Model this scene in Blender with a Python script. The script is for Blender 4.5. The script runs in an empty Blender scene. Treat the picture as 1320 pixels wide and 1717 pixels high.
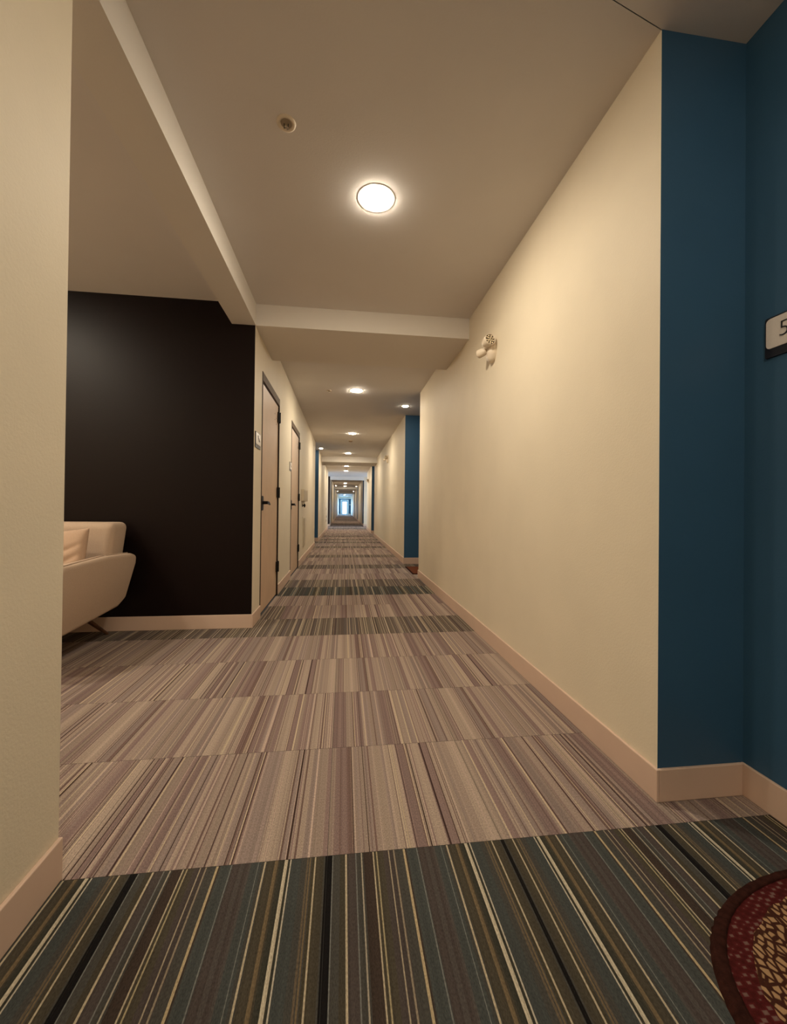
import bpy, bmesh, math, random
from mathutils import Vector, Matrix

# ------------------------------------------------------------------ camera, world, exposure
S = bpy.context.scene
COL = S.collection
cam_d = bpy.data.cameras.new('camera')
cam = bpy.data.objects.new('camera', cam_d)
COL.objects.link(cam)
F_PX, YAW, PITCH, ROLL = 675.1, 0.122095699, 0.00729187, 0.01087881
cam_d.sensor_fit = 'AUTO'
cam_d.sensor_width = 36
cam_d.lens = 36 * F_PX / 1717
cam_d.shift_x = 0.5 / 1717
cam_d.shift_y = -11.0 / 1717
cam_d.clip_start = 0.02
cam_d.clip_end = 300
fw = Vector((math.sin(YAW) * math.cos(PITCH), math.cos(YAW) * math.cos(PITCH), math.sin(PITCH)))
r0 = Vector((math.cos(YAW), -math.sin(YAW), 0))
u0 = r0.cross(fw)
rt = math.cos(ROLL) * r0 + math.sin(ROLL) * u0
up = -math.sin(ROLL) * r0 + math.cos(ROLL) * u0
cam.matrix_world = Matrix(((rt.x, up.x, -fw.x, 0), (rt.y, up.y, -fw.y, 0), (rt.z, up.z, -fw.z, 1.0), (0, 0, 0, 1)))
S.camera = cam
S.view_settings.view_transform = 'Standard'
S.view_settings.look = 'None'
S.view_settings.gamma = 1
S.view_settings.use_curve_mapping = False
S.view_settings.exposure = 0.0
S.cycles.max_bounces = 10
S.cycles.diffuse_bounces = 7
S.cycles.sample_clamp_indirect = 6

w = bpy.data.worlds.new('daylight_sky')
S.world = w
w.use_nodes = True
w.node_tree.nodes['Background'].inputs[0].default_value = (0.55, 0.78, 1.0, 1)
w.node_tree.nodes['Background'].inputs[1].default_value = 3.5

LAMP = (1.0, 0.875, 0.69)
LAMP_E = 460.0
DAY = (0.28, 0.6, 1.0)


def daylight(name, loc, rot, sx, sy, power, col=DAY):
    d = bpy.data.lights.new(name, 'AREA')
    d.shape = 'RECTANGLE'
    d.size, d.size_y = sx, sy
    d.energy = power
    d.color = col
    o = bpy.data.objects.new(name, d)
    o.location = loc
    o.rotation_euler = rot
    COL.objects.link(o)


daylight('window_daylight', (0.11, 61.30, 1.1), (math.radians(-90), 0, 0), 0.9, 1.9, 420)
SKYC = (0.66, 0.79, 1.0)
daylight('window_daylight', (-3.12, 20.6, 1.45), (0, math.radians(-90), 0), 1.6, 1.5, 80, SKYC)
daylight('window_daylight', (3.52, 20.6, 1.45), (0, math.radians(90), 0), 1.6, 1.5, 80, SKYC)
daylight('window_daylight', (-1.22, 51.1, 1.45), (0, math.radians(-90), 0), 1.6, 1.0, 60)
daylight('window_daylight', (1.55, 51.1, 1.45), (0, math.radians(90), 0), 1.6, 1.0, 60)


# ------------------------------------------------------------------ materials
MATS = {}


def mat(name, col, rough=0.6, spec=0.3, metal=0.0, noise=0.0, nscale=60, bump=0.0, bscale=250, emit=None, es=0):
    if name in MATS:
        return MATS[name]
    m = bpy.data.materials.new(name)
    m.use_nodes = True
    nt = m.node_tree
    b = nt.nodes['Principled BSDF']
    b.inputs['Base Color'].default_value = (*col, 1)
    b.inputs['Roughness'].default_value = rough
    b.inputs['Specular IOR Level'].default_value = spec
    b.inputs['Metallic'].default_value = metal
    tc = nt.nodes.new('ShaderNodeTexCoord')
    if noise:
        n = nt.nodes.new('ShaderNodeTexNoise')
        n.inputs['Scale'].default_value = nscale
        n.inputs['Detail'].default_value = 4
        nt.links.new(tc.outputs['Object'], n.inputs['Vector'])
        mr = nt.nodes.new('ShaderNodeMapRange')
        mr.inputs[1].default_value = 0.3
        mr.inputs[2].default_value = 0.7
        mr.inputs[3].default_value = 1 - noise
        mr.inputs[4].default_value = 1 + noise
        nt.links.new(n.outputs['Fac'], mr.inputs[0])
        v = nt.nodes.new('ShaderNodeVectorMath')
        v.operation = 'SCALE'
        v.inputs[0].default_value = col
        nt.links.new(mr.outputs[0], v.inputs['Scale'])
        nt.links.new(v.outputs[0], b.inputs['Base Color'])
    if bump:
        n2 = nt.nodes.new('ShaderNodeTexNoise')
        n2.inputs['Scale'].default_value = bscale
        n2.inputs['Detail'].default_value = 3
        nt.links.new(tc.outputs['Object'], n2.inputs['Vector'])
        bp = nt.nodes.new('ShaderNodeBump')
        bp.inputs['Strength'].default_value = bump
        bp.inputs['Distance'].default_value = 0.002
        nt.links.new(n2.outputs['Fac'], bp.inputs['Height'])
        nt.links.new(bp.outputs[0], b.inputs['Normal'])
    if emit:
        b.inputs['Emission Color'].default_value = (*emit, 1)
        b.inputs['Emission Strength'].default_value = es
    MATS[name] = m
    return m


CREAM = mat('cream_paint', (0.68, 0.60, 0.465), 0.6, 0.25, noise=0.025, nscale=3, bump=0.25, bscale=140)
CEIL = mat('ceiling_paint', (0.66, 0.625, 0.60), 0.85, 0.1, noise=0.02, nscale=2, bump=0.15, bscale=120)
BEAM = mat('beam_paint', (0.67, 0.63, 0.58), 0.8, 0.1, bump=0.15, bscale=120)
BLUE = mat('blue_paint', (0.032, 0.092, 0.170), 0.5, 0.3, noise=0.04, nscale=3, bump=0.2, bscale=140)
DARK = mat('aubergine_paint', (0.0055, 0.002, 0.0018), 0.47, 0.16, bump=0.2, bscale=140)
BASE = mat('baseboard_paint', (0.60, 0.44, 0.345), 0.5, 0.3, noise=0.02, nscale=8)
DOORM = mat('door_laminate', (0.56, 0.40, 0.275), 0.5, 0.28, noise=0.05, nscale=5)
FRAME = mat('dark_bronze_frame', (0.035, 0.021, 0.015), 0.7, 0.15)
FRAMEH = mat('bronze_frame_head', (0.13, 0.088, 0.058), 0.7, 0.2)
BLACK = mat('black_metal', (0.006, 0.004, 0.004), 0.45, 0.15)
WHITEP = mat('white_plastic', (0.70, 0.60, 0.47), 0.4, 0.4)
SIGNW = mat('sign_plate', (0.66, 0.61, 0.57), 0.35, 0.4, noise=0.03, nscale=200)
SIGND = mat('sign_backing', (0.01, 0.01, 0.016), 0.4, 0.4)
TRIM = mat('lamp_trim', (0.75, 0.68, 0.56), 0.5, 0.3)
LENS = mat('lamp_lens', (0.9, 0.9, 0.9), 0.5, emit=LAMP, es=LAMP_E)
LENS_S = mat('small_lamp_lens', (0.9, 0.9, 0.9), 0.5, emit=LAMP, es=LAMP_E * .33)
SOFA = mat('sofa_fabric', (0.48, 0.36, 0.27), 0.95, 0.1, noise=0.08, nscale=300, bump=0.5, bscale=900)
PILLOW = mat('pillow_fabric', (0.49, 0.345, 0.25), 0.95, 0.1, noise=0.08, nscale=260, bump=0.5, bscale=800)
WOOD = mat('walnut_wood', (0.10, 0.042, 0.02), 0.4, 0.4, noise=0.3, nscale=40)
SUB = mat('subfloor', (0.05, 0.045, 0.04), 0.9)
WINF = mat('window_frame_paint', (0.25, 0.35, 0.45), 0.5)
RUST = mat('rust_coir', (0.13, 0.035, 0.012), 0.95, 0.1, noise=0.3, nscale=200, bump=0.6, bscale=500)
CHROME = mat('chrome_reflector', (0.75, 0.70, 0.6), 0.15, 0.5, 0.9)
GREYP = mat('grey_panel', (0.50, 0.42, 0.31), 0.5, 0.3)
SHELFP = mat('cabinet_paint', (0.56, 0.47, 0.34), 0.45, 0.3)

m = bpy.data.materials.new('window_glass')
m.use_nodes = True
nt = m.node_tree
nt.nodes.clear()
o_ = nt.nodes.new('ShaderNodeOutputMaterial')
tr = nt.nodes.new('ShaderNodeBsdfTransparent')
gl = nt.nodes.new('ShaderNodeBsdfGlossy')
gl.inputs['Roughness'].default_value = 0.02
mx = nt.nodes.new('ShaderNodeMixShader')
mx.inputs[0].default_value = 0.06
nt.links.new(tr.outputs[0], mx.inputs[1])
nt.links.new(gl.outputs[0], mx.inputs[2])
nt.links.new(mx.outputs[0], o_.inputs[0])
GLASS = m

# carpet: stripe colours come from the mesh (one strip of yarn each), the shader adds the pile
m = bpy.data.materials.new('carpet_pile')
m.use_nodes = True
nt = m.node_tree
b = nt.nodes['Principled BSDF']
b.inputs['Roughness'].default_value = 1.0
b.inputs['Specular IOR Level'].default_value = 0.08
at = nt.nodes.new('ShaderNodeAttribute')
at.attribute_name = 'yarn'
tc = nt.nodes.new('ShaderNodeTexCoord')
mp = nt.nodes.new('ShaderNodeMapping')
mp.inputs['Scale'].default_value = (420, 160, 1)
n = nt.nodes.new('ShaderNodeTexNoise')
n.inputs['Scale'].default_value = 1.0
n.inputs['Detail'].default_value = 3
nt.links.new(tc.outputs['Object'], mp.inputs[0])
nt.links.new(mp.outputs[0], n.inputs['Vector'])
mr = nt.nodes.new('ShaderNodeMapRange')
mr.inputs[1].default_value = 0.3
mr.inputs[2].default_value = 0.7
mr.inputs[3].default_value = 0.72
mr.inputs[4].default_value = 1.28
nt.links.new(n.outputs['Fac'], mr.inputs[0])
v = nt.nodes.new('ShaderNodeVectorMath')
v.operation = 'SCALE'
nt.links.new(at.outputs['Color'], v.inputs[0])
nt.links.new(mr.outputs[0], v.inputs['Scale'])
nt.links.new(v.outputs[0], b.inputs['Base Color'])
bp = nt.nodes.new('ShaderNodeBump')
bp.inputs['Strength'].default_value = 0.6
bp.inputs['Distance'].default_value = 0.0015
nt.links.new(n.outputs['Fac'], bp.inputs['Height'])
nt.links.new(bp.outputs[0], b.inputs['Normal'])
CARPET = m


# ------------------------------------------------------------------ helpers
def tag(o, label=None, cat=None, group=None, kind=None):
    if label: o['label'] = label
    if cat: o['category'] = cat
    if group: o['group'] = group
    if kind: o['kind'] = kind
    return o


def empty(name, loc=(0, 0, 0), label=None, cat=None, group=None, kind=None):
    o = bpy.data.objects.new(name, None)
    o.location = loc
    o.empty_display_size = 0.1
    COL.objects.link(o)
    return tag(o, label, cat, group, kind)


def obj(name, bm, mats, parent=None, smooth=False, bevel=0, seg=2, sub=0, kind=None, label=None):
    me = bpy.data.meshes.new(name)
    bmesh.ops.recalc_face_normals(bm, faces=bm.faces)
    bm.to_mesh(me)
    bm.free()
    for mm in (mats if isinstance(mats, (list, tuple)) else [mats]):
        me.materials.append(mm)
    if smooth:
        for p in me.polygons:
            p.use_smooth = True
    o = bpy.data.objects.new(name, me)
    COL.objects.link(o)
    if parent is not None:
        o.parent = parent
    if bevel:
        md = o.modifiers.new('bevel', 'BEVEL')
        md.width = bevel
        md.segments = seg
        md.limit_method = 'ANGLE'
        md.angle_limit = math.radians(40)
    if sub:
        md = o.modifiers.new('subdivision', 'SUBSURF')
        md.levels = md.render_levels = sub
    if kind: o['kind'] = kind
    if label: o['label'] = label
    return o


def box(bm, x0, x1, y0, y1, z0, z1, mi=0, faces=None):
    vs = [bm.verts.new((x, y, z)) for x in (x0, x1) for y in (y0, y1) for z in (z0, z1)]
    q = {'x-': (0, 1, 3, 2), 'x+': (4, 6, 7, 5), 'y-': (0, 4, 5, 1), 'y+': (2, 3, 7, 6), 'z-': (0, 2, 6, 4), 'z+': (1, 5, 7, 3)}
    for k, f in q.items():
        fc = bm.faces.new([vs[i] for i in f])
        fc.material_index = (faces or {}).get(k, mi)
    return vs


def bx(*a):
    bm = bmesh.new()
    box(bm, *a)
    return bm


def struct(name, bm, mats, parent=None, **k):
    return obj(name, bm, mats, parent, kind=None if parent else 'structure', **k)


def lathe(bm, prof, seg=32, M=None, mi=0):
    """prof: list of (r, z) revolved around z."""
    M = M or Matrix()
    rings = []
    for r, z in prof:
        if r < 1e-6:
            rings.append([bm.verts.new(M @ Vector((0, 0, z)))])
        else:
            rings.append([bm.verts.new(M @ Vector((r * math.cos(2 * math.pi * i / seg), r * math.sin(2 * math.pi * i / seg), z))) for i in range(seg)])
    for a, b_ in zip(rings, rings[1:]):
        for i in range(seg):
            j = (i + 1) % seg
            if len(a) == 1 and len(b_) == 1: continue
            if len(a) == 1: f = bm.faces.new((a[0], b_[i], b_[j]))
            elif len(b_) == 1: f = bm.faces.new((a[i], a[j], b_[0]))
            else: f = bm.faces.new((a[i], a[j], b_[j], b_[i]))
            f.material_index = mi
    return rings


def prism(bm, pts, M, depth):
    """flat outline pts (u,v) extruded along local z by depth, placed by M"""
    a = [bm.verts.new(M @ Vector((u, v_, 0))) for u, v_ in pts]
    c = [bm.verts.new(M @ Vector((u, v_, depth))) for u, v_ in pts]
    bm.faces.new(a[::-1])
    bm.faces.new(c)
    for i in range(len(pts)):
        j = (i + 1) % len(pts)
        bm.faces.new((a[i], a[j], c[j], c[i]))


def rrect(w_, h_, r, n=5):
    out = []
    for cx, cy, a0 in ((w_ / 2 - r, h_ / 2 - r, 0), (-w_ / 2 + r, h_ / 2 - r, 90), (-w_ / 2 + r, -h_ / 2 + r, 180), (w_ / 2 - r, -h_ / 2 + r, 270)):
        for i in range(n + 1):
            t = math.radians(a0 + 90 * i / n)
            out.append((cx + r * math.cos(t), cy + r * math.sin(t)))
    return out


def on_left(y, z, x=-0.747):      # frame on the left wall, facing +x
    return Matrix(((0, 0, 1, x), (1, 0, 0, y), (0, 1, 0, z), (0, 0, 0, 1)))


def on_right(y, z, x=1.088):      # frame on the right wall, facing -x
    return Matrix(((0, 0, -1, x), (-1, 0, 0, y), (0, 1, 0, z), (0, 0, 0, 1)))


def copy_tree(o, parent=None):
    c = o.copy()
    COL.objects.link(c)
    c.parent = parent
    for ch in [q for q in bpy.data.objects if q.parent is o]:
        copy_tree(ch, c)
    return c


XL, XR = -0.747, 1.088            # painted faces of the two corridor walls
XA = 1.422                        # back face of the door alcoves on the right
XAL = -1.081                      # and on the left
CZ = 2.69                         # ceiling
WT = 2.80                         # walls run up past the ceiling to the slab
T = 0.12
END = 61.0

# ------------------------------------------------------------------ shell
# floor slab
floor = struct('floor', bx(-4.2, 4.0, -3.0, END + 0.2, -0.12, -0.0065), SUB)


def wall(name, segs, mats):
    bm = bmesh.new()
    for s in segs:
        box(bm, *s)
    return struct(name, bm, mats)


# left wall, near piece beside the camera
wall('wall_left', [(XL - T, XL, -3, 1.183, 0, WT)], [CREAM])
# left wall with two doors, then to the first left alcove
D1 = (3.765, 4.75)
D2 = (5.83, 6.86)
DH = 2.235
wall('wall_left', [
    (XL - T, XL, 3.4565, D1[0], 0, WT), (XL - T, XL, D1[0], D1[1], DH, WT),
    (XL - T, XL, D1[1], D2[0], 0, WT), (XL - T, XL, D2[0], D2[1], DH, WT),
    (XL - T, XL, D2[1], 10.6, 0, WT)], [CREAM])
LALC = [(10.6, 12.05), (30.3, 31.7), (40.5, 41.9)]
RALC = [(-0.3, 1.277), (5.77, 7.2), (14.5, 15.95), (22.16, 23.4), (31.0, 32.4), (40.5, 41.9)]


def seg_between(alcs, y0, y1, gap):
    out = []
    cur = y0
    for a, b_ in alcs:
        if b_ <= y0: continue
        if a > cur: out.append((cur, min(a, y1)))
        cur = max(cur, b_)
        if cur >= y1: break
    if cur < y1: out.append((cur, y1))
    res = []
    for a, b_ in out:      # cut out the cross lobby
        if a < gap[0] < b_: res.append((a, gap[0])); a = gap[1]
        elif gap[0] <= a < gap[1]: a = gap[1]
        if b_ > a: res.append((a, b_))
    return res


GAP = (19.2, 22.0)
EW = (50.6, 51.6)
lsegs = seg_between([(0, 12.05)] + LALC[1:] + [EW], 12.05, END, GAP)
rsegs = seg_between(RALC + [EW], 1.277, END, GAP)
ends_r = {round(b_, 3) for a, b_ in RALC}
ends_l = {round(b_, 3) for a, b_ in LALC}
for a, b_ in lsegs:
    bm = bmesh.new()
    box(bm, XAL - 0.0, XL, a, b_, 0, WT, 0, {'y-': 1 if (round(a, 3) in ends_l or False) else (2 if a == GAP[1] else 0), 'y+': 1 if b_ < END and b_ != GAP[0] else 0})
    struct('wall_left', bm, [CREAM, BLUE, FRAME])
for a, b_ in rsegs:
    bm = bmesh.new()
    box(bm, XR, XA, a, b_, 0, WT, 0, {'y-': 1 if round(a, 3) in ends_r else 0, 'y+': 1 if b_ < END and b_ != GAP[0] else 0})
    struct('wall_right', bm, [CREAM, BLUE])
struct('wall_right', bx(XR, XA + T, -3, -0.3, 0, WT), [CREAM])
# alcove back walls
for a, b_ in RALC:
    struct('wall_right_alcove', bx(XA, XA + 0.1, a, b_, 0, WT), BLUE)
for a, b_ in LALC:
    struct('wall_left_alcove', bx(XAL - 0.1, XAL, a, b_, 0, WT), BLUE)
# behind the camera
struct('wall_back', bx(XL - T, XA + T, -3.12, -3.0, 0, WT), CREAM)
# lounge on the left
struct('wall_lounge_back', bx(-4.0, XL - 0.001, 3.4555, 3.4555 + T, 0, WT), DARK)
struct('wall_lounge_left', bx(-4.12, -4.0, 1.06, 3.4555 + T, 0, WT), CREAM)
struct('wall_lounge_front', bx(-4.0, XL - T, 1.06, 1.183, 0, WT), CREAM)
# cross lobby with windows
for sgn, x0 in ((-1, -3.0), (1, 3.4)):
    xo = x0 + 0.1 * sgn
    xa, xb = min(x0, xo), max(x0, xo)
    bm = bmesh.new()
    box(bm, xa, xb, GAP[0], GAP[1], 0, 0.6)
    box(bm, xa, xb, GAP[0], GAP[1], 2.3, WT)
    box(bm, xa, xb, GAP[0], 19.8, 0.6, 2.3)
    box(bm, xa, xb, 21.4, GAP[1], 0.6, 2.3)
    struct('wall_lobby', bm, CREAM)
    wn = 1 if sgn < 0 else 2
    wr = empty('window_%d' % wn, (x0, 20.6, 0.6), kind='structure')
    wr['label'] = 'daylight window at the end of the cross lobby'
    bm = bmesh.new()
    for (ya, yb, za, zb) in ((19.8, 19.86, .6, 2.3), (21.34, 21.4, .6, 2.3), (19.86, 21.34, .6, .66), (19.86, 21.34, 2.24, 2.3), (20.57, 20.63, .66, 2.24)):
        box(bm, xa + .02, xb - .02, ya, yb, za, zb)
    f = obj('window_frame', bm, WINF)
    bm = bx(x0 + 0.045 * sgn, x0 + 0.05 * sgn, 19.86, 21.34, .66, 2.24)
    g = obj('pane', bm, GLASS)
    for q in (f, g):
        q.parent = wr
        q.matrix_parent_inverse = Matrix.Translation(wr.location).inverted()
lx0, lx1 = -3.1, 3.5
struct('wall_lobby', bx(lx0, XAL, GAP[0] - 0.1, GAP[0], 0, WT), CREAM)
struct('wall_lobby', bx(XA, lx1, GAP[0] - 0.1, GAP[0], 0, WT), CREAM)
struct('wall_lobby', bx(lx0, XAL, GAP[1], GAP[1] + 0.1, 0, WT), CREAM)
struct('wall_lobby', bx(XA, lx1, GAP[1], GAP[1] + 0.1, 0, WT), CREAM)

# side windows lighting the far end
for wn, (xa, xb) in ((3, (XAL, XL)), (4, (XR, XA))):
    bm = bmesh.new()
    box(bm, xa, xb, EW[0], EW[1], 0, .6)
    box(bm, xa, xb, EW[0], EW[1], 2.3, WT)
    struct('wall_end_side', bm, CREAM)
    wr = empty('window_%d' % wn, ((xa + xb) / 2, EW[0], .6), kind='structure')
    wr['label'] = 'side window near the far end of the corridor'
    bm = bmesh.new()
    for q in ((0, .05, 0, 1.7), (.95, 1.0, 0, 1.7), (.05, .95, 0, .05), (.05, .95, 1.65, 1.7)):
        box(bm, -.03, .03, *q)
    obj('window_frame', bm, WINF, wr)
    obj('pane', bx(-.003, .003, .05, .95, .05, 1.65), GLASS, wr)

# end wall with glazed door
W0, W1, WZ0, WZ1 = -0.02, 0.36, 0.24, 1.78
bm = bmesh.new()
box(bm, XL, -0.34, END, END + .12, 0, WT)
box(bm, 0.56, XR, END, END + .12, 0, WT)
box(bm, -0.34, 0.56, END, END + .12, 2.09, WT)
struct('wall_end', bm, BLUE)
wd = empty('door_3', (0.11, END, 0), kind='structure')
wd['label'] = 'blue framed glazed door letting in daylight at the far end'
bm = bmesh.new()
for q in ((-.45, -.33, 0, 2.09), (.33, .45, 0, 2.09), (-.33, .33, 0, 0.10), (-.33, .33, 1.93, 2.09)):
    box(bm, q[0], q[1], 0.0, .06, q[2], q[3])
obj('door_leaf', bm, WINF, wd)
bm = bmesh.new()
for q in ((-.60, -.46, 0, 2.22), (.46, .60, 0, 2.22), (-.46, .46, 2.10, 2.22)):
    box(bm, q[0], q[1], -0.04, -.002, q[2], q[3])
obj('door_frame', bm, mat('pale_trim', (0.6, 0.65, 0.7), 0.5), wd)
obj('pane', bx(-.33, .33, .02, .026, .10, 1.93), GLASS, wd)
obj('door_handle', bx(.35, .43, -.05, -.002, 1.0, 1.04), CHROME, wd)
s = tag(obj('wall_plate', bx(.80, 1.05, END - .03, END - .002, 1.44, 1.52), WHITEP), 'small white plate on the blue end wall right of the glazed door', 'plate')

# ceiling with openings cut for the recessed lamps
LIGHTS = [(0.156, 2.183, .082), (0.16, -0.8, .082), (0.163, 5.81, .082), (0.174, 9.187, .082), (0.12, 12.52, .082), (0.09, 16.4, .082), (0.085, 18.5, .082),
          (0.08, 27.8, .082), (0.08, 31.5, .082), (0.08, 38.0, .082), (0.08, 45.0, .082), (0.08, 53.0, .082)]  # third in this row is an added lamp, brightening the stretch between its neighbours
SMALL = [(0.985, 0.42, .052), (0.99, 6.56, .052), (-0.66, 11.65, .052), (-0.62, 31.2, .052), (0.96, 31.7, .052), (-0.62, 41.3, .052), (0.96, 41.3, .052), (0.99, 15.2, .052)]
LOUNGE = [(-2.75, 2.45, .082), (-3.3, 1.75, .082)]  # second lamp is added out of view to brighten the lounge


def ceil_mesh(outer, holes, z):
    bm = bmesh.new()
    ed = []

    def loop(pts):
        vs = [bm.verts.new((x, y, z)) for x, y in pts]
        for i in range(len(vs)):
            ed.append(bm.edges.new((vs[i], vs[(i + 1) % len(vs)])))
    loop(outer)
    for hx, hy, hr in holes:
        loop([(hx + hr * math.cos(t * math.pi / 14), hy + hr * math.sin(t * math.pi / 14)) for t in range(28)])
    bmesh.ops.triangle_fill(bm, use_beauty=True, edges=ed)
    return bm


# diagonal joint between the two ceiling boards
def step_y(x): return 1.277 + (x - 1.077) * 0.245


ZN = CZ
main_out = [(XL, step_y(XL)), (XR, step_y(XR)), (XR + .001, END), (XL, END)]
bm = ceil_mesh(main_out, [l for l in LIGHTS if l[1] > 1.0] + [l for l in SMALL if XL + .06 < l[0] < XR - .05 and l[1] > 1.0 and l[2] < .06 and l[0] + l[2] < XR - .005 and l[0] - l[2] > XL + .005], CZ)
# the joint between the two ceiling boards is an open dark groove
va = bm.verts.new((XL, step_y(XL), CZ)); vb = bm.verts.new((XR, step_y(XR), CZ))
vc = bm.verts.new((XR, step_y(XR), CZ + .02)); vd = bm.verts.new((XL, step_y(XL), CZ + .02))
bm.faces.new((va, vb, vc, vd))
struct('ceiling', bm, CEIL)
bm = ceil_mesh([(XL, -3), (XR, -3), (XR, -.3), (XA, -.3), (XA, 1.277), (XR, step_y(XR) - .003), (XL, step_y(XL) - .003)], [l for l in LIGHTS if l[1] < 1] + [SMALL[0]], ZN)
struct('ceiling', bm, CEIL)
struct('ceiling', ceil_mesh([(-4, 1.183), (XL - .0, 1.183), (XL - .0, 3.4555), (-4, 3.4555)], LOUNGE, CZ), CEIL)
for a, b_ in RALC[1:]:
    struct('ceiling', ceil_mesh([(XR, a), (XA, a), (XA, b_), (XR, b_)], [], CZ), CEIL)
for a, b_ in LALC:
    struct('ceiling', ceil_mesh([(XAL, a), (XL, a), (XL, b_), (XAL, b_)], [], CZ), CEIL)
struct('ceiling', ceil_mesh([(-3.0, GAP[0]), (XL, GAP[0]), (XL, GAP[1]), (-3.0, GAP[1])], [], CZ), CEIL)
struct('ceiling', ceil_mesh([(XR, GAP[0]), (3.4, GAP[0]), (3.4, GAP[1]), (XR, GAP[1])], [], CZ), CEIL)
# roof slab keeps the sky out
struct('ceiling_slab', bx(-4.3, 4.1, -3.3, END + .3, 2.80, 2.95), SUB)

# ceiling beams
BZ = 2.51
struct('trim_1', bx(-0.935, XL + .003, 1.183, 3.454, BZ, CZ + .02), BEAM)
struct('trim_2', bx(XL, XR, 3.4555, 4.26, BZ, CZ + .02), BEAM)
struct('trim_3', bx(XL, XR, 13.4, 14.5, BZ, CZ + .02), BEAM)
struct('trim_4', bx(XL, XR, 21.9, 22.16, BZ, CZ + .02), BEAM)
struct('trim_5', bx(XL, XR, 32.6, 34.2, BZ, CZ + .02), BEAM)
struct('trim_6', bx(XL, XR, 42.2, 43.6, BZ, CZ + .02), BEAM)
struct('trim_7', bx(XL, XR, 60.2, END, 2.37, CZ + .02), BEAM)

# baseboards
BH, BT = 0.112, 0.012


def baseboard(side, *b_):
    struct('baseboard_' + side, bx(*b_), BASE, bevel=0.003, seg=2)


baseboard('left', XL, XL + BT, -3, 1.183 + 0.0, 0, BH)
baseboard('left', XL, XL + BT, 3.4435, D1[0] - .004, 0, BH)
baseboard('left', XL, XL + BT, D1[1] + .004, D2[0] - .004, 0, BH)
baseboard('left', XL, XL + BT, D2[1] + .004, 10.6, 0, BH)
baseboard('lounge', -4.0, XL, 3.4435, 3.4555, 0, BH)
for a, b_ in lsegs:
    baseboard('left', XL, XL + BT, a, b_, 0, BH)
    baseboard('left', XAL, XL + BT, a - BT, a, 0, BH)
for a, b_ in rsegs:
    baseboard('right', XR - BT, XR, a - BT if a > 1.3 else a - BT, b_, 0, BH)
    baseboard('right', XR, XA - BT, a - BT, a, 0, BH)
baseboard('right', XR - BT, XR, -3, -0.3, 0, BH)
for a, b_ in RALC:
    baseboard('right', XA - BT, XA, a, b_ - 0.0, 0, BH)
for a, b_ in LALC:
    baseboard('left', XAL, XAL + BT, a, b_ - BT, 0, BH)
baseboard('end', XL + BT, -.51, END - BT, END, 0, BH)
baseboard('end', .73, XR - BT, END - BT, END, 0, BH)

# ------------------------------------------------------------------ carpet tiles
rng = random.Random(11)
PX, X_0 = 0.522, -0.557


def jit(c, a=0.08):
    k = 1 + rng.uniform(-a, a)
    return tuple(q * k for q in c)


CRM = (0.44, 0.35, 0.25)
L_TAUPE = (0.258, 0.198, 0.164)
L_BEIGE = (0.300, 0.234, 0.189)
L_MAUVE = (0.198, 0.138, 0.126)
L_BROWN = (0.138, 0.089, 0.078)
L_GREY = (0.228, 0.174, 0.154)
L_DK = (0.05, 0.028, 0.024)
L_PINK = (0.372, 0.282, 0.233)
D_SLATE = (0.052, 0.049, 0.043)
D_TEAL = (0.050, 0.054, 0.051)
D_OLIVE = (0.053, 0.045, 0.032)
D_MAUVE = (0.056, 0.045, 0.041)
D_BROWN = (0.042, 0.030, 0.024)
D_BLACK = (0.008, 0.007, 0.007)
D_CRM = (0.37, 0.31, 0.215)
D_GLINE = (0.14, 0.14, 0.13)
D_OCH = (0.13, 0.095, 0.055)


def seq_from(feats, bands, width=PX):
    """bands: (start, colour) background; feats: (centre, width, colour) thin lines on top"""
    cuts = set([0, width])
    for s_, c in bands: cuts.add(s_)
    for c_, w_, _ in feats:
        cuts.add(max(0, c_ - w_ / 2)); cuts.add(min(width, c_ + w_ / 2))
    cuts = sorted(cuts)
    out = []
    for a, b_ in zip(cuts, cuts[1:]):
        if b_ - a < 1e-5: continue
        mid = (a + b_) / 2
        col = [c for s_, c in bands if s_ <= mid][-1]
        for c_, w_, cc in feats:
            if abs(mid - c_) < w_ / 2: col = cc
        # a wide band is really many yarns side by side, each a shade of its own
        nn = max(1, round((b_ - a) / .0052))
        for q in range(nn):
            out.append((a + (b_ - a) * q / nn, a + (b_ - a) * (q + 1) / nn, jit(col, 0.035 if nn == 1 else 0.10)))
    return out


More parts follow.
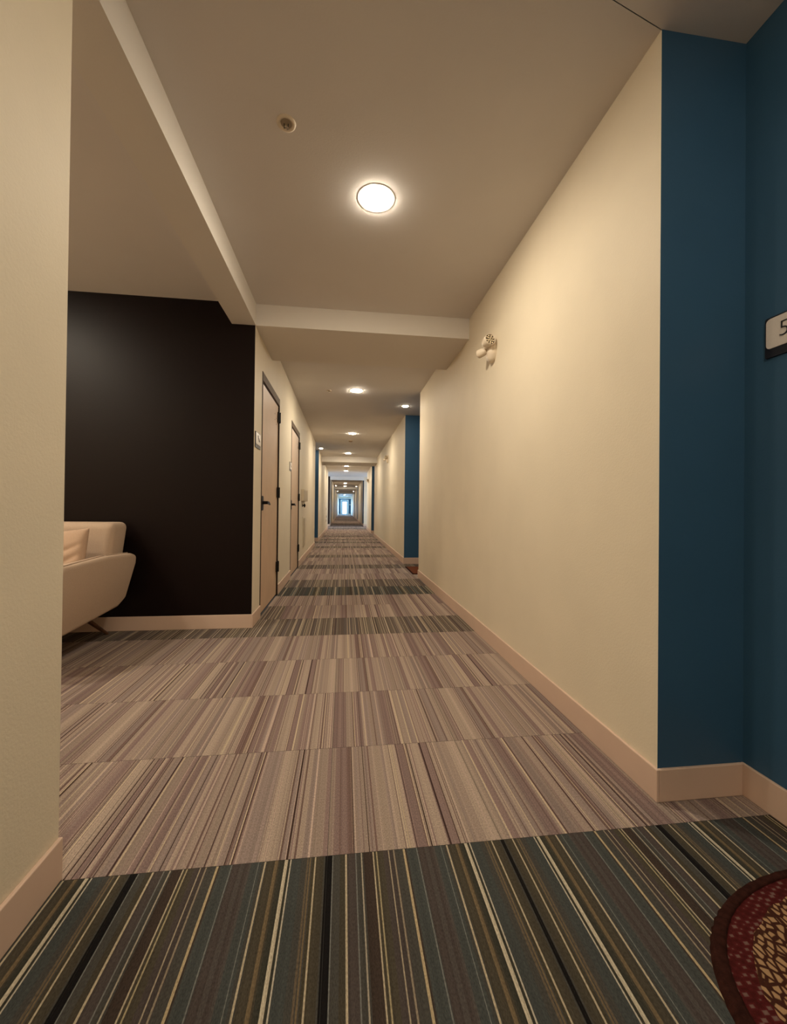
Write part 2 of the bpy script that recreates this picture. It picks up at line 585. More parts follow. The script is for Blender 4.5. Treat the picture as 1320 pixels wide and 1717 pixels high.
DARK_A = seq_from(
    [(.007, .012, D_BLACK), (.002, .004, D_BLACK), (.016, .003, D_GLINE), (.053, .005, D_CRM), (.081, .003, D_GLINE), (.097, .0035, (.3, .26, .2)), (.131, .0035, D_CRM), (.141, .0035, (.30, .25, .15)),
     (.176, .003, (.3, .25, .18)), (.191, .004, (.22, .18, .13)), (.221, .006, (.38, .30, .18)), (.226, .003, D_BROWN), (.259, .003, D_GLINE), (.30, .012, D_MAUVE), (.332, .002, D_GLINE), (.350, .0045, D_CRM),
     (.381, .009, D_OCH), (.408, .009, (.40, .35, .26)), (.4205, .0035, (.38, .34, .27)), (.468, .005, (.10, .075, .05)), (.475, .004, D_OCH), (.489, .004, D_CRM), (.515, .004, D_SLATE)],
    [(0, D_BLACK), (.018, D_SLATE), (.036, D_OLIVE), (.056, D_MAUVE), (.083, D_SLATE), (.103, D_BROWN), (.129, D_OLIVE), (.16, D_MAUVE), (.195, D_SLATE), (.23, D_TEAL), (.262, D_MAUVE), (.282, (.07, .06, .055)),
     (.312, D_TEAL), (.34, D_SLATE), (.355, D_OLIVE), (.39, (.036, .034, .026)), (.423, D_TEAL), (.45, D_SLATE), (.48, (.05, .042, .028)), (.495, D_OLIVE), (.513, D_BLACK)])


def rand_seq(kind):
    bands, feats = [], []
    x = 0
    if kind == 'dark': pal, wts, line, lw = [D_SLATE, D_TEAL, D_OLIVE, D_MAUVE, D_BROWN, (.036, .034, .028)], [4, 4, 3, 3, 2, 2], [D_CRM, D_GLINE, D_OCH, D_BLACK, (.3, .25, .18)], [5, 3, 2, 2, 3]
    elif kind == 'mid': pal, wts, line, lw = [(.115, .09, .072), (.10, .08, .072), (.13, .105, .08), (.08, .06, .05)], [3, 3, 2, 1], [(.40, .33, .24), (.26, .2, .15), L_DK], [3, 3, 2]
    else: pal, wts, line, lw = [L_TAUPE, L_BEIGE, L_MAUVE, L_GREY, L_BROWN], [5, 4, 3, 4, 0.7], [CRM, L_PINK, L_DK, L_BROWN, L_MAUVE], [3, 3, 2.2, 4, 4]
    col = None
    while x < PX:
        nc = rng.choices(pal, wts)[0]
        bands.append((x, jit(nc, .1)))
        wd_ = rng.choice([.008, .012, .016, .024, .034])
        # cluster of fine lines at the band edge
        for k in range(rng.choice([0, 1, 1, 2, 3])):
            feats.append((x + rng.uniform(0, wd_), rng.choice([.002, .0025, .003, .004, .006]), jit(rng.choices(line, lw)[0], .12)))
        x += wd_
    return seq_from(feats, bands)


VAR = {'dark': [rand_seq('dark') for _ in range(5)], 'mid': [rand_seq('mid') for _ in range(4)], 'light': [rand_seq('light') for _ in range(9)]}
VAR['near'] = [DARK_A]
VAR['nearm'] = [[(PX - b_, PX - a, c) for a, b_, c in DARK_A][::-1]]


def tile_geo(V, Fc, Cl, seq, xo, xa, xb, ya, yb, z=0.0):
    """strips of one tile whose own x origin is xo, clipped to [xa, xb]"""
    g = 0.0006
    xa += g; xb -= g; ya += g; yb -= g
    first = len(Fc)
    for a, b_, c in seq:
        p, q = max(xo + a, xa), min(xo + b_, xb)
        if q - p < 1e-5: continue
        n0 = len(V)
        V += [(p, ya, z), (q, ya, z), (q, yb, z), (p, yb, z)]
        Fc.append((n0, n0 + 1, n0 + 2, n0 + 3)); Cl.append(c)
    n0 = len(V)
    zb = z - .006
    V += [(xa, ya, z), (xb, ya, z), (xb, yb, z), (xa, yb, z), (xa, ya, zb), (xb, ya, zb), (xb, yb, zb), (xa, yb, zb)]
    for f in ((4, 5, 1, 0), (5, 6, 2, 1), (6, 7, 3, 2), (7, 4, 0, 3)):
        Fc.append(tuple(n0 + i for i in f)); Cl.append((.05, .045, .04))


def tile_mesh(V, Fc, Cl):
    me = bpy.data.meshes.new('carpet_tile')
    me.from_pydata(V, [], Fc)
    ca = me.color_attributes.new('yarn', 'FLOAT_COLOR', 'CORNER')
    buf = []
    for p, c in zip(me.polygons, Cl):
        buf += [c[0], c[1], c[2], 1.0] * p.loop_total
    ca.data.foreach_set('color', buf)
    me.materials.append(CARPET)
    return me


rows = [-2.9, -2.4, -1.9, -1.4, -.9, -.38, .14, .655, 1.1765, 1.70, 2.205, 2.70, 3.205, 3.695, 4.18, 4.65, 5.143, 5.663, 6.17, 6.676, 7.13, 7.65, 8.178, 8.632, 9.12, 9.61, 10.1, 10.55, 11.05, 11.5, 12.0, 12.48, 13.0]
kinds = ['light', 'dark', 'light', 'light', 'dark', 'light', 'dark', 'near', 'light', 'light', 'light', 'light', 'mid', 'light', 'light', 'dark', 'mid', 'light', 'light', 'mid', 'light', 'light', 'mid', 'light', 'light', 'light', 'mid', 'light', 'light', 'mid', 'light', 'mid']
yy = 13.0
while yy < END:
    yy += 0.5
    rows.append(min(yy, END))
    kinds.append(rng.choice(['light', 'light', 'light', 'mid']))
cols = [X_0 + PX * k for k in range(-7, 8)]
cache = {}
rest = ([], [], [])


def put_tile(kind, vi, xo, xa, xb, ya, yb):
    if xb - xa < .004 or yb - ya < .01: return
    seq = VAR[kind][vi % len(VAR[kind])]
    if ya > 15 or ya < .1:
        tile_geo(*rest, seq, xo, xa, xb, ya, yb)
        return
    key = (kind, vi % len(VAR[kind]), round(xa - xo, 3), round(xb - xo, 3), round(yb - ya, 3))
    if key not in cache:
        V, Fc, Cl = [], [], []
        tile_geo(V, Fc, Cl, seq, 0, xa - xo, xb - xo, 0, yb - ya)
        cache[key] = tile_mesh(V, Fc, Cl)
    o = bpy.data.objects.new('carpet_tile', cache[key])
    o.location = (xo, ya, 0)
    COL.objects.link(o)
    o.parent = floor


for i, kd in enumerate(kinds):
    ya, yb = rows[i], rows[i + 1]
    for k, xo in enumerate(cols[:-1]):
        xe = xo + PX
        kk = kd
        vi = rng.randrange(99)
        if kd == 'near' and k in (9, 10): kk = 'nearm'
        if kd == 'light' and i == 13 and k == 6: kk = 'mid'
        # corridor
        put_tile(kk, vi, xo, max(xo, XL), min(xe, XR), ya, yb)
        # lounge
        a, b_ = max(ya, 1.183), min(yb, 3.4555)
        put_tile(kk, vi, xo, max(xo, -4.0), min(xe, XL), a, b_)
        # alcoves
        for p, q in RALC:
            put_tile(kk, vi, xo, max(xo, XR), min(xe, XA), max(ya, p), min(yb, q))
        for p, q in LALC:
            put_tile(kk, vi, xo, max(xo, XAL), min(xe, XL), max(ya, p), min(yb, q))
        # lobby
        put_tile(kk, vi, xo, max(xo, XR), min(xe, 3.4), max(ya, GAP[0]), min(yb, GAP[1]))
        put_tile(kk, vi, xo, max(xo, -3.0), min(xe, XL), max(ya, GAP[0]), min(yb, GAP[1]))
ro = bpy.data.objects.new('carpet_tile', tile_mesh(*rest))
COL.objects.link(ro)
ro.parent = floor
ro['kind'] = 'stuff'

# ------------------------------------------------------------------ ceiling lamps


def lamp_proto(r, label, group):
    root = empty('ceiling_light', (0, 0, 0), label, 'light', group)
    bm = bmesh.new()
    lathe(bm, [(r + .020, .0), (r + .019, -.0012), (r - .0038, -.0010), (r - .0042, .006)], 32)
    obj('trim_ring', bm, TRIM, root)
    bm = bmesh.new()
    lathe(bm, [(r + .001, .0), (r + .001, .07), (0, .07)], 28)
    obj('housing', bm, TRIM, root)
    bm = bmesh.new()
    lathe(bm, [(r - .004, .003), (r - .004, -.003), (r * .88, -.007), (r * .5, -.011), (0, -.012)], 28)
    obj('lens', bm, LENS if r > .06 else LENS_S, root, smooth=True)
    return root


big = lamp_proto(.082, '', 'recessed ceiling lights down the middle of the corridor')
small = lamp_proto(.052, '', 'small recessed lights over the door alcoves')
BL = {2.183: 'large round recessed ceiling light, the nearest one, glowing white overhead',
      -0.8: 'round recessed ceiling light above and behind the camera',
      5.81: 'round ceiling light just beyond the first cross beam',
      9.187: 'third round ceiling light down the corridor, before the left alcove light',
      12.52: 'round ceiling light beside the left alcove light, in front of the second beam',
      16.4: 'round ceiling light just past the second cross beam',
      18.5: 'round ceiling light directly before the daylit cross lobby'}
FARY = [27.8, 31.5, 38.0, 45.0, 53.0]
FAR = ['tiny far ceiling light, ' + q for q in ('first one beyond the cross lobby', 'second one, level with the first pair of far alcove lights', 'third one, added to brighten the dim stretch there',
       'fourth one beyond the cross lobby', 'the last one before the glazed end door')]
for i, (x, y, r) in enumerate(LIGHTS):
    o = big if i == 0 else copy_tree(big)
    o.location = (x, y, CZ if y > 1 else ZN)
    o['label'] = BL.get(y) or FAR[FARY.index(y)]
SL = {0.42: 'small recessed light over the near blue alcove, above the frame', 6.56: 'small recessed light by the blue alcove right of the corridor, past the long cream wall',
      11.65: 'small recessed light by the narrow blue alcove on the left', 15.2: 'small recessed light at the third alcove on the right',
      31.2: 'tiny distant alcove light on the left beyond the lobby', 31.7: 'tiny distant alcove light on the right beyond the lobby'}
for i, (x, y, r) in enumerate(SMALL):
    o = small if i == 0 else copy_tree(small)
    o.location = (x, y, CZ if y > 1 else ZN)
    o['label'] = SL.get(y) or 'farthest tiny alcove light on the ' + ('left' if x < 0 else 'right') + ', near the glazed end door'
for (x, y, r), lb in zip(LOUNGE, ('round recessed ceiling light above the cream sofa in the lounge', 'unseen ceiling light added at the far left to brighten the lounge')):
    o = copy_tree(big)
    o.location = (x, y, CZ)
    o['label'] = lb
    o['group'] = 'lounge ceiling lights'

# ------------------------------------------------------------------ sprinkler and detectors


def sprinkler(x, y, r, label):
    root = empty('ceiling_sprinkler', (x, y, CZ), label, 'sprinkler')
    bm = bmesh.new()
    lathe(bm, [(r, 0), (r * .98, -.004), (r * .8, -.007), (r * .62, -.004), (r * .58, .0), (r * .5, -.001), (0, -.001)], 28)
    obj('escutcheon', bm, WHITEP, root, smooth=True)
    bm = bmesh.new()
    lathe(bm, [(r * .56, -.0035), (r * .3, -.004), (0, -.004)], 20)
    obj('cup', bm, mat('cup_grey', (.30, .24, .17), .6), root)  # cup in one even grey-brown
    bm = bmesh.new()
    for s_ in (-1, 1):
        box(bm, s_ * r * .2 - .0015, s_ * r * .2 + .0015, -.0015, .0015, -.022, -.004)
    obj('frame_arm', bm, BLACK, root)
    bm = bmesh.new()
    lathe(bm, [(0, -.022), (r * .26, -.022), (r * .26, -.024), (0, -.025)], 16)
    obj('deflector', bm, CHROME, root)


sprinkler(-0.271, 1.805, .042, 'white round ceiling sprinkler left of the nearest ceiling light')
sprinkler(-0.23, 5.87, .035, 'small sprinkler on the ceiling left of the second round light')


def detector(x, y, r, label):
    root = empty('smoke_detector', (x, y, CZ), label, 'detector')
    bm = bmesh.new()
    lathe(bm, [(r, 0), (r, -.012), (r * .8, -.03), (0, -.034)], 24)
    obj('body', bm, mat('detector_tan', (.25, .17, .1), .5), root, smooth=True)
    bm = bmesh.new()
    lathe(bm, [(r * 1.12, 0), (r * 1.12, -.005), (r * .9, -.007)], 24)
    obj('base_ring', bm, WHITEP, root)


detector(0.15, 10.175, .05, 'small brown smoke detector just past the third round ceiling light')
detector(0.10, 17.5, .05, 'small detector between the last two ceiling lights before the lobby')

# ------------------------------------------------------------------ emergency lights on the right wall


def emergency(y, z, label, s=1.0):
    root = empty('emergency_light', (XR, y, z), label, 'light', 'twin head emergency lights on the right wall')
    bm = bmesh.new()
    # oval wall base, axis -x
    Mb = Matrix(((0, 0, -1, 0), (-1, 0, 0, 0), (0, 1, 0, 0), (0, 0, 0, 1)))
    n_ = 28
    rings = []
    for d, k in ((0, 1), (.02, 1), (.040, .88), (.05, .6)):
        rings.append([bm.verts.new(Mb @ Vector((.062 * k * math.cos(2 * math.pi * i / n_), .098 * k * math.sin(2 * math.pi * i / n_) - .012, d))) for i in range(n_)])
    for a, c in zip(rings, rings[1:]):
        for i in range(n_):
            bm.faces.new((a[i], a[(i + 1) % n_], c[(i + 1) % n_], c[i]))
    bm.faces.new(rings[-1])
    obj('base', bm, WHITEP, root, smooth=True)

    def head(loc, d, r, L):
        d = Vector(d).normalized()
        q = Vector((0, 0, 1)).rotation_difference(d).to_matrix().to_4x4()
        M = Matrix.Translation(loc) @ q
        bm = bmesh.new()
        lathe(bm, [(0, -L * .5), (r * .55, -L * .46), (r * .8, -L * .3), (r * .95, 0), (r, L * .45), (r * .98, L * .5), (r * .92, L * .5), (r * .90, L * .42)], 28, M)
        h = obj('lamp_head', bm, WHITEP, root, smooth=True)
        bm = bmesh.new()
        lathe(bm, [(r * .92, L * .43), (0, L * .43)], 24, M)
        obj('lens', bm, mat('lens_recess', (.05, .03, .015), .4, .4), h)
        for rr, nn in ((0, 1), (.36, 5), (.68, 9)):
            for i in range(nn):
                a = 2 * math.pi * i / nn
                bm = bmesh.new()
                Md = M @ Matrix.Translation((r * rr * math.cos(a), r * rr * math.sin(a), L * .44))
                lathe(bm, [(r * .15, 0), (r * .12, .003), (0, .005)], 8, Md)
                obj('diode', bm, mat('diode_cream', (.85, .72, .5), .25, .6), h, smooth=True)
        return h
    head(Vector((-.066, -.045, .022)), (.20, -1, .12), .041, .085)
    head(Vector((-.072, .040, -.022)), (-.5, .85, -.08), .031, .072)
    return root


emergency(2.86, 2.195, 'white twin head emergency light high on the near right cream wall')
emergency(10.05, 2.25, 'small emergency light on the right wall beyond the blue alcove')
emergency(17.9, 2.22, 'tiny emergency light on the right wall near the cross lobby')

# ------------------------------------------------------------------ doors on the left


def make_door(n_, y0, y1, label):
    root = empty('door_%d' % n_, (XL, y0, 0), kind='structure')
    root['label'] = label
    W = y1 - y0
    fd = .085

    def b4(x0, x1, ya, yb, z0, z1): return bx(x0, x1, ya, yb, z0, z1)
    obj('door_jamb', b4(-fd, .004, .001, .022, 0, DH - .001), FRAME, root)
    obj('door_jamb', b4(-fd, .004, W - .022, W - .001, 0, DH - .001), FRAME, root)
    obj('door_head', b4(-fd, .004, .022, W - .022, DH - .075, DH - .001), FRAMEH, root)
    obj('door_stop', b4(-fd, -.06, .022, .04, 0, DH - .075), FRAME, root)
    # leaf, a hair behind the wall face
    leaf = obj('door_leaf', b4(-.056, -.010, .030, W - .028, .010, DH - .088), DOORM, root, bevel=.0015, seg=1)
    for yy_, zz in ((W - .24, 2.02), (W - .24, 1.955), (W - .15, 1.985), (W - .15, 1.92)):
        bm = bmesh.new()
        lathe(bm, [(.0085, .0), (.007, .0012), (0, .0012)], 10, Matrix.Translation((-.010, yy_, zz)) @ Matrix.Rotation(math.radians(90), 4, 'Y'))
        obj('hole_disc', bm, mat('hole_brown', (.12, .07, .04), .5), leaf)  # brown discs standing in for small holes in the leaf
    for zc in (2.02, 1.165, .325):
        bm = bmesh.new()
        box(bm, -.008, .0065, W - .075, W + .012, zc - .058, zc + .058)
        lathe(bm, [(0, -.06), (.0095, -.06), (.0095, .06), (0, .06)], 12, Matrix.Translation((.010, W - .024, zc)))
        box(bm, -.004, .012, W - .030, W - .018, zc - .058, zc + .058)
        obj('hinge', bm, BLACK, root)
    # lever with tall rose
    zc = 1.035
    bm = bmesh.new()
    prism(bm, rrect(.075, .135, .02), Matrix(((0, 0, 1, -.010), (1, 0, 0, .085), (0, 1, 0, zc), (0, 0, 0, 1))), .012)
    rose = obj('handle_plate', bm, BLACK, root, bevel=.002)
    bm = bmesh.new()
    lathe(bm, [(.016, 0), (.014, .045), (0, .05)], 16, Matrix(((0, 0, 1, .0), (1, 0, 0, .085), (0, 1, 0, zc + .005), (0, 0, 0, 1))))
    pts = [(.075, -.013), (.17, -.014), (.225, -.020), (.228, -.012), (.185, .006), (.16, .014), (.075, .016)]
    prism(bm, pts, Matrix(((0, 0, 1, .034), (1, 0, 0, 0), (0, 1, 0, zc + .004), (0, 0, 0, 1))), .013)
    obj('lever', bm, BLACK, root, bevel=.002)
    obj('latch_plate', b4(-.058, -.012, .0225, .029, zc - .075, zc + .075), BLACK, root)
    return root


make_door(1, D1[0], D1[1], 'tan flush door nearest on the left, next to the dark wall')
make_door(2, D2[0], D2[1], 'second tan flush door on the left wall')

# ------------------------------------------------------------------ signs


def sign(M, w_, h_, label, glyph):
    root = empty('room_sign', (0, 0, 0), label, 'sign')
    root.matrix_world = M
    bm = bmesh.new()
    prism(bm, rrect(w_, h_, .006, 3), Matrix(), .006)
    obj('backing', bm, SIGND, root, bevel=.001, seg=1)
    bm = bmesh.new()
    ph = h_ * .74
    prism(bm, rrect(w_ - .012, ph, .014, 6), Matrix.Translation((0, h_ / 2 - ph / 2 - .006, .006)), .003)
    pl = obj('plate', bm, SIGNW, root, bevel=.0008, seg=1)
    glyph(pl, w_, h_, ph)
    return root


def glyph5(pl, w_, h_, ph):
    cu = bpy.data.curves.new('digit', 'FONT')
    cu.body = '5'
    cu.size = .074
    cu.offset = -.0016
    cu.extrude = .0012
    to = bpy.data.objects.new('digit', cu)
    COL.objects.link(to)
    dg = bpy.context.evaluated_depsgraph_get()
    me = bpy.data.meshes.new_from_object(to.evaluated_get(dg))
    bpy.data.objects.remove(to)
    me.materials.clear()
    me.materials.append(SIGND)
    o = bpy.data.objects.new('digit', me)
    COL.objects.link(o)
    o.parent = pl
    o.location = (-w_ / 2 + .046, h_ / 2 - .078, .0102)


def marks(pl, w_, h_, ph):
    for i, (u, v_, ww, hh, a) in enumerate([(-.012, .018, .012, .03, .5), (.0, .006, .03, .010, -.3), (.018, -.004, .012, .024, .4), (.036, -.008, .026, .012, -.5)]):
        bm = bmesh.new()
        prism(bm, rrect(ww, hh, .003, 2), Matrix.Translation((u, v_ + .01, .009)) @ Matrix.Rotation(a, 4, 'Z'), .002)
        obj('raised_mark', bm, mat('mark_brown', (.06, .035, .02), .5), pl)


sign(on_right(1.10, 1.587, XA - .0005), .205, .136, 'white rounded room sign with number 5 on the blue wall, dark backing', glyph5)
sign(on_left(3.59, 1.572, XL + .0005), .20, .135, 'small room sign left of the nearest tan door', marks)
sign(on_left(5.74, 1.565, XL + .0005), .17, .125, 'small room sign left of the second tan door', marks)

# ------------------------------------------------------------------ fittings beyond door 2
root = empty('wall_cabinet', (XL, 7.55, 1.22), 'pale wall mounted box beyond the second door', 'cabinet')
bm = bmesh.new()
box(bm, 0.0005, .045, -.3, .3, -.105, .105)
obj('body', bm, SHELFP, root, bevel=.004)
obj('face_plate', bx(.046, .05, -.28, .28, -.085, .085), GREYP, root, bevel=.002)
obj('front_lip', bx(.0005, .055, .305, .33, -.105, .105), WHITEP, root, bevel=.002)
root = empty('round_knob', (XL, 7.45, 1.035), 'small black knob on the left wall below the pale box', 'knob')
bm = bmesh.new()
lathe(bm, [(0, .0005), (.028, .0005), (.028, .008), (.012, .014)], 20, Matrix.Rotation(math.radians(90), 4, 'Y'))
obj('rose', bm, BLACK, root)
bm = bmesh.new()
lathe(bm, [(.012, .012), (.012, .025), (.038, .032), (.036, .045), (0, .06)], 20, Matrix.Rotation(math.radians(90), 4, 'Y'))
obj('knob', bm, BLACK, root, smooth=True)
root = empty('access_panel', (XL, 7.66, .55), 'tall flush access panel low on the left wall under the pale box', 'panel')
obj('panel_frame', bx(.0005, .012, -.15, .15, -.28, .28), CREAM, root, bevel=.002)
obj('panel_door', bx(.0125, .03, -.11, .09, -.25, .25), GREYP, root, bevel=.003)
for k, (yp, zz) in enumerate([(17.2, .95), (17.5, .62), (17.3, .45)]):
    root = empty('wall_outlet', (XL, yp, zz), ['upper', 'middle', 'lower'][k] + ' tiny outlet plate on the far left wall before the lobby', 'outlet')
    obj('plate', bx(.0005, .012, -.06, .06, -.06, .06), GREYP, root, bevel=.002)
    obj('socket', bx(.0125, .016, -.03, .03, -.035, .035), BLACK, root)

# ------------------------------------------------------------------ near door mat (half-oval) in the blue alcove
MX, MY, MA, MB_ = 1.408, .571, .65, .42
root = empty('door_mat', (MX, MY, 0.0), 'half-round red and cream patterned door mat with dark maroon border', 'mat')


def mpt(th, t):
    c, s_ = math.cos(th), math.sin(th)
    e = 2 / 2.5
    return (-MA * t * abs(c) ** e, MB_ * t * math.copysign(abs(s_) ** e, s_))


def mat_ring(t0, t1, nr, z, edge=False):
    bm = bmesh.new()
    lay = bm.verts.layers.float.new('radial')
    ns = 96
    prev = None
    R_ = []
    for k in range(nr + 1):
        t = t0 + (t1 - t0) * k / nr
        ring = []
        for i in range(ns + 1):
            th = -math.pi / 2 + math.pi * i / ns
            x, y = mpt(th, max(t, .001))
            zz = z
            if edge:
                u = k / nr
                zz = .0008 + z * math.sqrt(max(0, 1 - (2 * u - 1) ** 4)) + .0012 * math.sin(i * 2.3)
                if k == nr:
                    x += -.003 * abs(math.sin(i * 1.7)); y += .003 * math.sin(i * 2.9)
            vtx = bm.verts.new((x, y, zz))
            vtx[lay] = t
            ring.append(vtx)
        R_.append(ring)
    for a, c in zip(R_, R_[1:]):
        for i in range(ns):
            bm.faces.new((a[i], a[i + 1], c[i + 1], c[i]))
    return bm


m = bpy.data.materials.new('mat_pile')
m.use_nodes = True
nt = m.node_tree
b = nt.nodes['Principled BSDF']
b.inputs['Roughness'].default_value = 1
b.inputs['Specular IOR Level'].default_value = .05
tc = nt.nodes.new('ShaderNodeTexCoord')


def N(t, **kw):
    n_ = nt.nodes.new(t)
    for k, v_ in kw.items(): setattr(n_, k, v_)
    return n_


def vor(rot, sc, scale, feature):
    mp_ = N('ShaderNodeMapping')
    mp_.inputs['Rotation'].default_value = (0, 0, rot)
    mp_.inputs['Scale'].default_value = sc
    vn = N('ShaderNodeTexVoronoi', feature=feature)
    vn.inputs['Scale'].default_value = scale
    vn.inputs['Randomness'].default_value = .55
    nt.links.new(tc.outputs['Object'], mp_.inputs[0])
    nt.links.new(mp_.outputs[0], vn.inputs['Vector'])
    return vn


def ramp(src, stops):
    rp = N('ShaderNodeValToRGB')
    rp.color_ramp.interpolation = 'LINEAR'
    el = rp.color_ramp.elements
    el[0].position, el[0].color = stops[0][0], (*stops[0][1], 1)
    el[1].position, el[1].color = stops[-1][0], (*stops[-1][1], 1)
    for p, c in stops[1:-1]:
        e_ = el.new(p)
        e_.color = (*c, 1)
    nt.links.new(src, rp.inputs[0])
    return rp.outputs[0]


v1 = vor(.9, (1.0, 1.5, 1), 50, 'F1')
v1.distance = 'MANHATTAN'
red = ramp(v1.outputs['Distance'], [(0, (.155, .095, .078)), (.34, (.13, .07, .058)), (.46, (.078, .012, .012)), (1, (.05, .008, .007))])
v2 = vor(-.6, (1.45, 1.0, 1), 48, 'DISTANCE_TO_EDGE')
v2.inputs['Randomness'].default_value = .9
crm = ramp(v2.outputs['Distance'], [(0, (.045, .015, .01)), (.13, (.05, .018, .01)), (.20, (.34, .205, .105)), (1, (.38, .24, .13))])
v3 = vor(-.6, (1.7, 1.0, 1), 40, 'DISTANCE_TO_EDGE')
gry = ramp(v3.outputs['Distance'], [(0, (.10, .06, .035)), (.12, (.13, .085, .055)), (.25, (.21, .15, .10)), (1, (.23, .165, .11))])
at = N('ShaderNodeAttribute', attribute_name='radial')
nz = N('ShaderNodeTexNoise')
nz.inputs['Scale'].default_value = 22
nt.links.new(tc.outputs['Object'], nz.inputs['Vector'])
ad = N('ShaderNodeMath', operation='MULTIPLY_ADD')
ad.inputs[1].default_value = .04
nt.links.new(nz.outputs['Fac'], ad.inputs[0])
nt.links.new(at.outputs['Fac'], ad.inputs[2])


def step_mix(th, a, c):
    g = N('ShaderNodeMath', operation='GREATER_THAN')
    g.inputs[1].default_value = th
    nt.links.new(ad.outputs[0], g.inputs[0])
    mx_ = N('ShaderNodeMix', data_type='RGBA')
    nt.links.new(g.outputs[0], mx_.inputs[0])
    nt.links.new(a, mx_.inputs[6])
    nt.links.new(c, mx_.inputs[7])
    return mx_.outputs[2]


c1 = step_mix(.775, gry, crm)
c2 = step_mix(.888, c1, red)
nt.links.new(c2, b.inputs['Base Color'])
n3 = N('ShaderNodeTexNoise')
n3.inputs['Scale'].default_value = 400
nt.links.new(tc.outputs['Object'], n3.inputs['Vector'])
bp = N('ShaderNodeBump')
bp.inputs['Strength'].default_value = .7
bp.inputs['Distance'].default_value = .003
nt.links.new(n3.outputs['Fac'], bp.inputs['Height'])
nt.links.new(bp.outputs[0], b.inputs['Normal'])
MATP = m
BORD = mat('maroon_binding', (.030, .010, .007), 1.0, .05, noise=.35, nscale=60, bump=.8, bscale=500)
obj('field', mat_ring(0, .952, 12, .009), MATP, root, smooth=True)
obj('border', mat_ring(.945, 1.0, 8, .013, True), BORD, root, smooth=True)

# small rust mat in the second alcove
root = empty('door_mat', (1.235, 6.42, 0.0), 'rust brown door mat in the second blue alcove on the right', 'mat')
obj('coir_field', bx(-.165, .16, -.36, .36, .0005, .012), RUST, root, bevel=.003)
bm = bmesh.new()
for q in ((-.185, -.167, -.38, .38), (.162, .17, -.38, .38), (-.167, .162, -.38, -.362), (-.167, .162, .362, .38)):
    box(bm, *q, .0005, .010)
obj('binding', bm, BORD, root)

# ------------------------------------------------------------------ sofa against the dark wall
SX0, SX1 = -3.55, -1.69
root = empty('sofa', ((SX0 + SX1) / 2, 3.0, 0), 'cream fabric mid-century sofa with flared arms against the dark lounge wall', 'sofa')
cxs = root.location.x
cys = 3.0


def soft(bmx, name, mt, par, bev, seg=4, sub=0):
    return obj(name, bmx, mt, par, smooth=True, bevel=bev, seg=seg, sub=sub)


def arm(side):
    # outline in (y, z), leaned outwards with height, fuller at the front
    out = [(2.46, .30), (2.44, .47), (2.47, .585), (2.58, .635), (3.0, .652), (3.27, .640), (3.335, .62), (3.345, .56), (3.285, .30), (3.20, .250), (2.95, .225), (2.62, .195), (2.50, .21)]
    bm = bmesh.new()
    xin, xout = [], []
    th = .105
    sx = 1 if side > 0 else -1

    def xo_(y, z):
        return .055 + (z - .25) * .15 - (3.3 - y) * .045
    base = SX1 - cxs
    n_ = len(out)
    A = [bm.verts.new((sx * (base + xo_(y, z)), y - cys, z)) for y, z in out]
    B = [bm.verts.new((sx * (base + xo_(y, z) - th), y - cys, z)) for y, z in out]
    bm.faces.new(A); bm.faces.new(B[::-1])
    for i in range(n_):
        bm.faces.new((A[i], A[(i + 1) % n_], B[(i + 1) % n_], B[i]))
    return soft(bm, 'arm', SOFA, root, .028, 5)


for sd in (1, -1):
    am = arm(sd)
    # piping seam along the outer upper edge
    bm = bmesh.new()
    pth = [(2.475, .60), (2.59, .640), (3.0, .657), (3.27, .645)]
    for (ya, za), (yb, zb) in zip(pth, pth[1:]):
        for k in range(1):
            x_ = sd * (SX1 - cxs + .075 - (3.3 - (ya + yb) / 2) * .045)
            d = Vector((0, yb - ya, zb - za))
            M = Matrix.Translation((x_, ya - cys, za - .002)) @ Vector((0, 0, 1)).rotation_difference(d).to_matrix().to_4x4()
            lathe(bm, [(.0035, 0), (.0035, d.length)], 8, M)
    obj('piping', bm, SOFA, am, smooth=True)
hw = (SX1 - SX0) / 2
# base rail
bm = bmesh.new()
box(bm, -hw + .06, hw - .06, -.46, .25, .24, .33)
soft(bm, 'seat_base', SOFA, root, .03)
# two seat cushions
for k in (-1, 1):
    bm = bmesh.new()
    a, c = (-hw + .01, -.004) if k < 0 else (.004, hw - .01)
    box(bm, a, c, -.50, .16, .332, .455)
    soft(bm, 'seat_cushion', SOFA, root, .035, 5)
# back, reclined, two panels
for k in (-1, 1):
    bm = bmesh.new()
    a, c = (-hw - .005, -.003) if k < 0 else (.003, hw - .0)
    vs = box(bm, a, c, .10, .30, .34, .872)
    for vtx in vs:
        tz = (vtx.co.z - .34) / .53
        vtx.co.y += (.075 if vtx.co.y < .2 else .115) * tz
        vtx.co.x += (.012 if k > 0 else -.012) * tz * (1 if abs(vtx.co.x) > .1 else 0)
    soft(bm, 'backrest', SOFA, root, .05, 6)
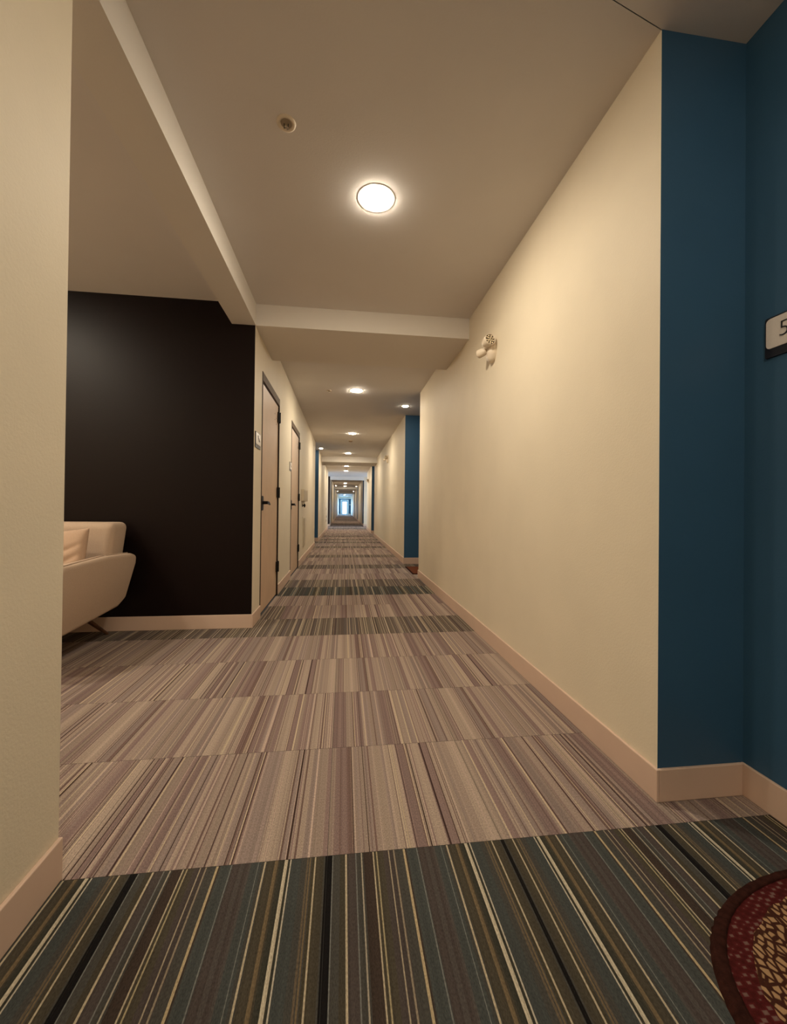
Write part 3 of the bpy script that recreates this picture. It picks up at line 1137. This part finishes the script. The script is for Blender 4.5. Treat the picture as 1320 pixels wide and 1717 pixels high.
# legs, splayed
for sx in (1, -1):
    for sy in (1, -1):
        bm = bmesh.new()
        top = Vector((sx * (hw - .24), .16 if sy > 0 else -.36, .245))
        bot = Vector((sx * (hw - .115), .375 if sy > 0 else -.44, .0))
        d = bot - top
        M = Matrix.Translation(top) @ Vector((0, 0, 1)).rotation_difference(d).to_matrix().to_4x4()
        lathe(bm, [(0, 0), (.020, 0), (.011, d.length - .006), (.011, d.length - .004), (0, d.length - .004)], 14, M)
        obj('leg', bm, WOOD, root, smooth=False)


# throw pillow
def pillow_mesh(w_, h_, th, n_=26):
    bm = bmesh.new()
    rr = random.Random(4)
    G = {}
    for s_ in (1, -1):
        for i in range(n_ + 1):
            for j in range(n_ + 1):
                u, v_ = 2 * i / n_ - 1, 2 * j / n_ - 1
                edge = i in (0, n_) or j in (0, n_)
                if s_ < 0 and edge:
                    G[(s_, i, j)] = G[(1, i, j)]
                    continue
                pin = 1 - .07 * (1 - v_ * v_) * abs(u) ** 3
                pin2 = 1 - .07 * (1 - u * u) * abs(v_) ** 3
                t = (max(0, (1 - u ** 2)) * max(0, (1 - v_ ** 2))) ** .42
                # creases running from the right corners inwards
                cr = 0
                for a, c0 in ((.55, .15), (.62, -.25), (.5, -.6)):
                    dd = (v_ - c0) - a * (u - .55)
                    cr += math.exp(-(dd / .07) ** 2) * math.exp(-((u - .5) / .42) ** 2)
                zz = s_ * (th / 2 * t - (.014 * cr if s_ > 0 else 0) * min(1, t * 3))
                G[(s_, i, j)] = bm.verts.new((u * w_ / 2 * pin, v_ * h_ / 2 * pin2, zz))
    for s_ in (1, -1):
        for i in range(n_):
            for j in range(n_):
                q = [G[(s_, i, j)], G[(s_, i + 1, j)], G[(s_, i + 1, j + 1)], G[(s_, i, j + 1)]]
                bm.faces.new(q if s_ > 0 else q[::-1])
    return bm


po = obj('throw_pillow', pillow_mesh(.44, .375, .14), PILLOW, smooth=True, sub=1)
tag(po, 'square tan throw pillow leaning on the sofa backrest inside the right arm', 'pillow')
po.matrix_world = Matrix.Translation((-1.93, 2.975, .648)) @ Matrix.Rotation(math.radians(-10), 4, 'Z') @ Matrix.Rotation(math.radians(74), 4, 'X') @ Matrix.Rotation(math.radians(6), 4, 'Z')
